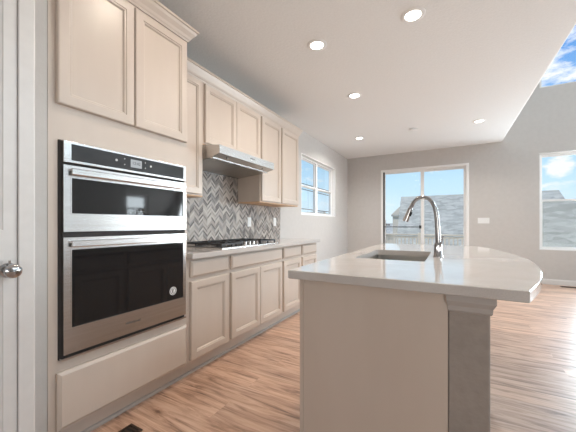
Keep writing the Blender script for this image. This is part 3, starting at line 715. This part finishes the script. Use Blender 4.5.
# countertop with bowed right side and a sink cut-out
def arc_pts():
    x0, y0, y1, sag = .222, 1.175, 3.36, .190
    ch = (y1-y0)/2; R_ = (ch*ch+sag*sag)/(2*sag); cx = x0+sag-R_; cy = (y0+y1)/2; a = math.asin(ch/R_)
    return [(cx+R_*math.cos(-a+2*a*k/40), cy+R_*math.sin(-a+2*a*k/40)) for k in range(41)]
outer = [(-.652, 1.175)] + arc_pts() + [(-.652, 3.36)]
def rrect(x0, x1, y0, y1, r, n=5):
    o = []
    for cx, cy, a0 in ((x1-r, y0+r, -PI/2), (x1-r, y1-r, 0), (x0+r, y1-r, PI/2), (x0+r, y0+r, PI)):
        for k in range(n+1): a = a0+PI/2*k/n; o.append((cx+r*math.cos(a), cy+r*math.sin(a)))
    return o
hole = rrect(SX0, SX1, SY0, SY1, .02)
bm = bmesh.new()
def shrink(poly, d):  # inward offset for the eased edge
    n = len(poly); o = []
    for i in range(n):
        p, q, r = Vector(poly[i-1]), Vector(poly[i]), Vector(poly[(i+1) % n])
        n1 = Vector((-(q-p).y, (q-p).x)).normalized(); n2 = Vector((-(r-q).y, (r-q).x)).normalized()
        m_ = (n1+n2); m_ = m_/max(m_.length_squared/2, 1e-6)
        o.append((q.x+m_.x*d, q.y+m_.y*d))
    return o
e_ = .003
lays_o = [(shrink(outer, e_), .875), (outer, .875+e_), (outer, .914-e_), (shrink(outer, e_), .914)]
def loop(poly, z): return [bm.verts.new((x, y, z)) for x, y in poly]
Lo = [loop(p, z) for p, z in lays_o]; Lh = [loop(hole, .875), loop(hole, .914)]
for S_ in (Lo, Lh):
    for a, b2 in zip(S_[:-1], S_[1:]):
        n = len(a)
        for i in range(n): bm.faces.new((a[i], a[(i+1) % n], b2[(i+1) % n], b2[i]))
for o_, h_ in ((Lo[0], Lh[0]), (Lo[-1], Lh[1])):
    es = []
    for S_ in (o_, h_):
        for i in range(len(S_)): es.append(bm.edges.get((S_[i], S_[(i+1) % len(S_)])))
    bmesh.ops.triangle_fill(bm, edges=es, use_beauty=True)
tag(obj('island_countertop', bm, M['quartz'], origin=(-.2, 2.26, .875)), 'pale polished stone island countertop with a bowed right side', 'countertop')

# sink
sk = thing('kitchen_sink', 'undermount stainless sink set into the island countertop', 'sink', ((SX0+SX1)/2, (SY0+SY1)/2, .68))
bm = bmesh.new()
def rr(i, r, z): return [(x, y, z) for x, y in rrect(SX0+i, SX1-i, SY0+i, SY1-i, r)]
rings(bm, [rr(-.018, .03, .8745), rr(-.002, .022, .8745), rr(.0, .022, .70), rr(.02, .03, .682), rr(.02, .03, .679), rr(-.004, .022, .679), rr(-.005, .022, .8715), rr(-.018, .03, .8715)], False, False)
bmesh.ops.holes_fill(bm, edges=bm.edges)
bm2 = bmesh.new()
rings(bm2, [rr(-.018, .03, .8715), rr(-.018, .03, .8745), rr(-.001, .022, .8745), rr(.0, .022, .70), rr(.02, .03, .682), rr(.15, .03, .680)], False, True)
rings(bm2, [rr(-.018, .03, .8715), rr(-.004, .022, .8715), rr(-.004, .022, .70), rr(.02, .03, .677)], False, True)
bm.free()
obj('basin', bm2, M['sinksteel'], sk)
bm = bmesh.new(); lathe(bm, ((SX0+SX1)/2, (SY0+SY1)/2, .6805), [(0, 0), (.045, 0), (.043, .004), (.030, .002), (0, .0015)], 'Z', 24); obj('drain', bm, M['chrome'], sk, smooth=True)

# faucet
FXc, FYc = -.066, 2.12
fc = thing('kitchen_faucet', 'chrome pull-down gooseneck faucet behind the island sink', 'faucet', (FXc, FYc, .914))
bm = bmesh.new(); lathe(bm, (FXc, FYc, .9142), [(0, 0), (.031, 0), (.031, .004), (.026, .010), (.025, .050), (.024, .075), (.019, .092), (0, .094)], 'Z', 28)
obj('faucet_base', bm, M['chrome'], fc, smooth=True)
pts = [(-.066, 1.000), (-.067, 1.05), (-.069, 1.10), (-.072, 1.15), (-.0765, 1.195), (-.084, 1.235), (-.099, 1.270), (-.122, 1.294), (-.150, 1.305), (-.178, 1.302), (-.201, 1.286), (-.218, 1.262), (-.230, 1.235)]
rad = [.0165, .016, .0155, .015, .0145, .014, .0135, .013, .0125, .0125, .0125, .0125, .0125]
bm = bmesh.new(); tube(bm, [(x, FYc, z) for x, z in pts], rad, 18); obj('spout', bm, M['chrome'], fc, smooth=True)
bm = bmesh.new(); tube(bm, [(x, FYc, z) for x, z in ((-.2295, 1.236), (-.2325, 1.229), (-.244, 1.200), (-.258, 1.162), (-.264, 1.147), (-.2645, 1.1455))], [.0125, .0150, .0155, .019, .0205, .017], 18)
sp_ = obj('spray_head', bm, M['chrome'], fc, smooth=True)
bm = bmesh.new(); tube(bm, [(-.226, FYc-.006, 1.207), (-.236, FYc-.006, 1.180)], [.009, .0085], 10); obj('spray_button', bm, M['black'], sp_, smooth=True)
bm = bmesh.new(); tube(bm, [(FXc+.005, FYc-.022, .972), (FXc+.008, FYc-.040, .974)], .017, 16)
tube(bm, [(FXc+.010, FYc-.036, .978), (FXc+.020, FYc-.040, 1.01), (FXc+.030, FYc-.044, 1.052)], [.006, .0055, .0045], 10)
obj('lever', bm, M['chrome'], fc, smooth=True)

# ================================================================== CEILING FITTINGS
def downlight(x, y, label, energy):
    r = thing('recessed_light', label, 'ceiling light', (x, y, CZ), 'recessed lights in the kitchen ceiling')
    return r
proto = None
for (x, y, lb) in ((-.252, 2.479, 'round recessed ceiling light at the top centre, largest in the picture'),
                   (-1.065, 2.466, 'round recessed ceiling light nearest the upper cabinets'),
                   (-1.063, 3.665, 'recessed ceiling light third closest, above the far cabinets end'),
                   (-1.504, 5.516, 'small far recessed ceiling light near the left window'),
                   (.407, 5.532, 'small far recessed ceiling light right of the smoke detector'),
                   (-1.06, 1.25, 'recessed ceiling light above the oven cabinet'),
                   (-.252, 1.25, 'added unseen recessed ceiling light above the near end of the island')):  # last light is added out of view for light and highlights
    r = downlight(x, y, lb, 1)
    if proto is None:
        bm = bmesh.new(); rings(bm, [[(x+q*math.cos(2*PI*k/32), y+q*math.sin(2*PI*k/32), CZ-h) for k in range(32)] for q, h in ((.056, .002), (.062, .008), (.078, .009), (.090, .003), (.091, 0), (.056, 0))], False, False)
        tr = obj('trim_ring', bm, M['white'], r, smooth=True)
        bm = bmesh.new(); lathe(bm, (x, y, CZ-.006), [(0, 0), (.0575, 0), (.0575, .0058), (0, .0058)], 'Z', 32); ln = obj('lens', bm, M['lamp'], r)
        proto = (tr, ln)
    else:
        for p in proto:
            c = p.copy(); C.objects.link(c); c.parent = r
    light('downlight', 'AREA', (x, y, CZ-.012), (0, 0, 0), 5 if y < 2 else 10 if y < 3 else 5 if y < 5 else 20, (1, .87, .74) if y < 5 else (1, .95, .88), shape='DISK', size=.11, spread=math.radians(150))
sd = thing('smoke_detector', 'flat white round smoke detector on the ceiling between the far lights', 'smoke detector', (-.547, 5.448, CZ))
bm = bmesh.new(); lathe(bm, (-.547, 5.448, CZ), [(0, -.022), (.040, -.022), (.058, -.016), (.064, -.010), (.064, 0), (0, 0)], 'Z', 28); obj('detector_cover', bm, M['white'], sd, smooth=True)

# ================================================================== FLOOR REGISTERS
def register(x0, x1, y0, y1, label, along):
    r = thing('floor_vent', label, 'floor vent', ((x0+x1)/2, (y0+y1)/2, 0))
    bm = bmesh.new(); frame_rect2 = ((x0, x1, y0, y0+.012), (x0, x1, y1-.012, y1), (x0, x0+.012, y0+.012, y1-.012), (x1-.012, x1, y0+.012, y1-.012))
    for q in frame_rect2: box(bm, *q, .0005, .006)
    obj('vent_frame', bm, M['bronze'], r)
    bm = bmesh.new(); n = 12
    for k in range(n):
        if along == 'Y':
            a = y0+.012+(y1-y0-.024)*(k+.3)/n; box(bm, x0+.012, x1-.012, a, a+(y1-y0)/n*.4, .0005, .004)
        else:
            a = x0+.012+(x1-x0-.024)*(k+.3)/n; box(bm, a, a+(x1-x0)/n*.4, y0+.012, y1-.012, .0005, .004)
    obj('louvers', bm, M['bronze'], r)
    obj('vent_well', B(x0+.012, x1-.012, y0+.012, y1-.012, .0002, .0004), M['gap'], r)
register(-1.565, -1.465, .70, 1.005, 'dark brown floor vent in front of the oven cabinet', 'Y')
register(1.75, 2.05, 6.93, 7.03, 'brown floor vent below the right window by the baseboard', 'X')
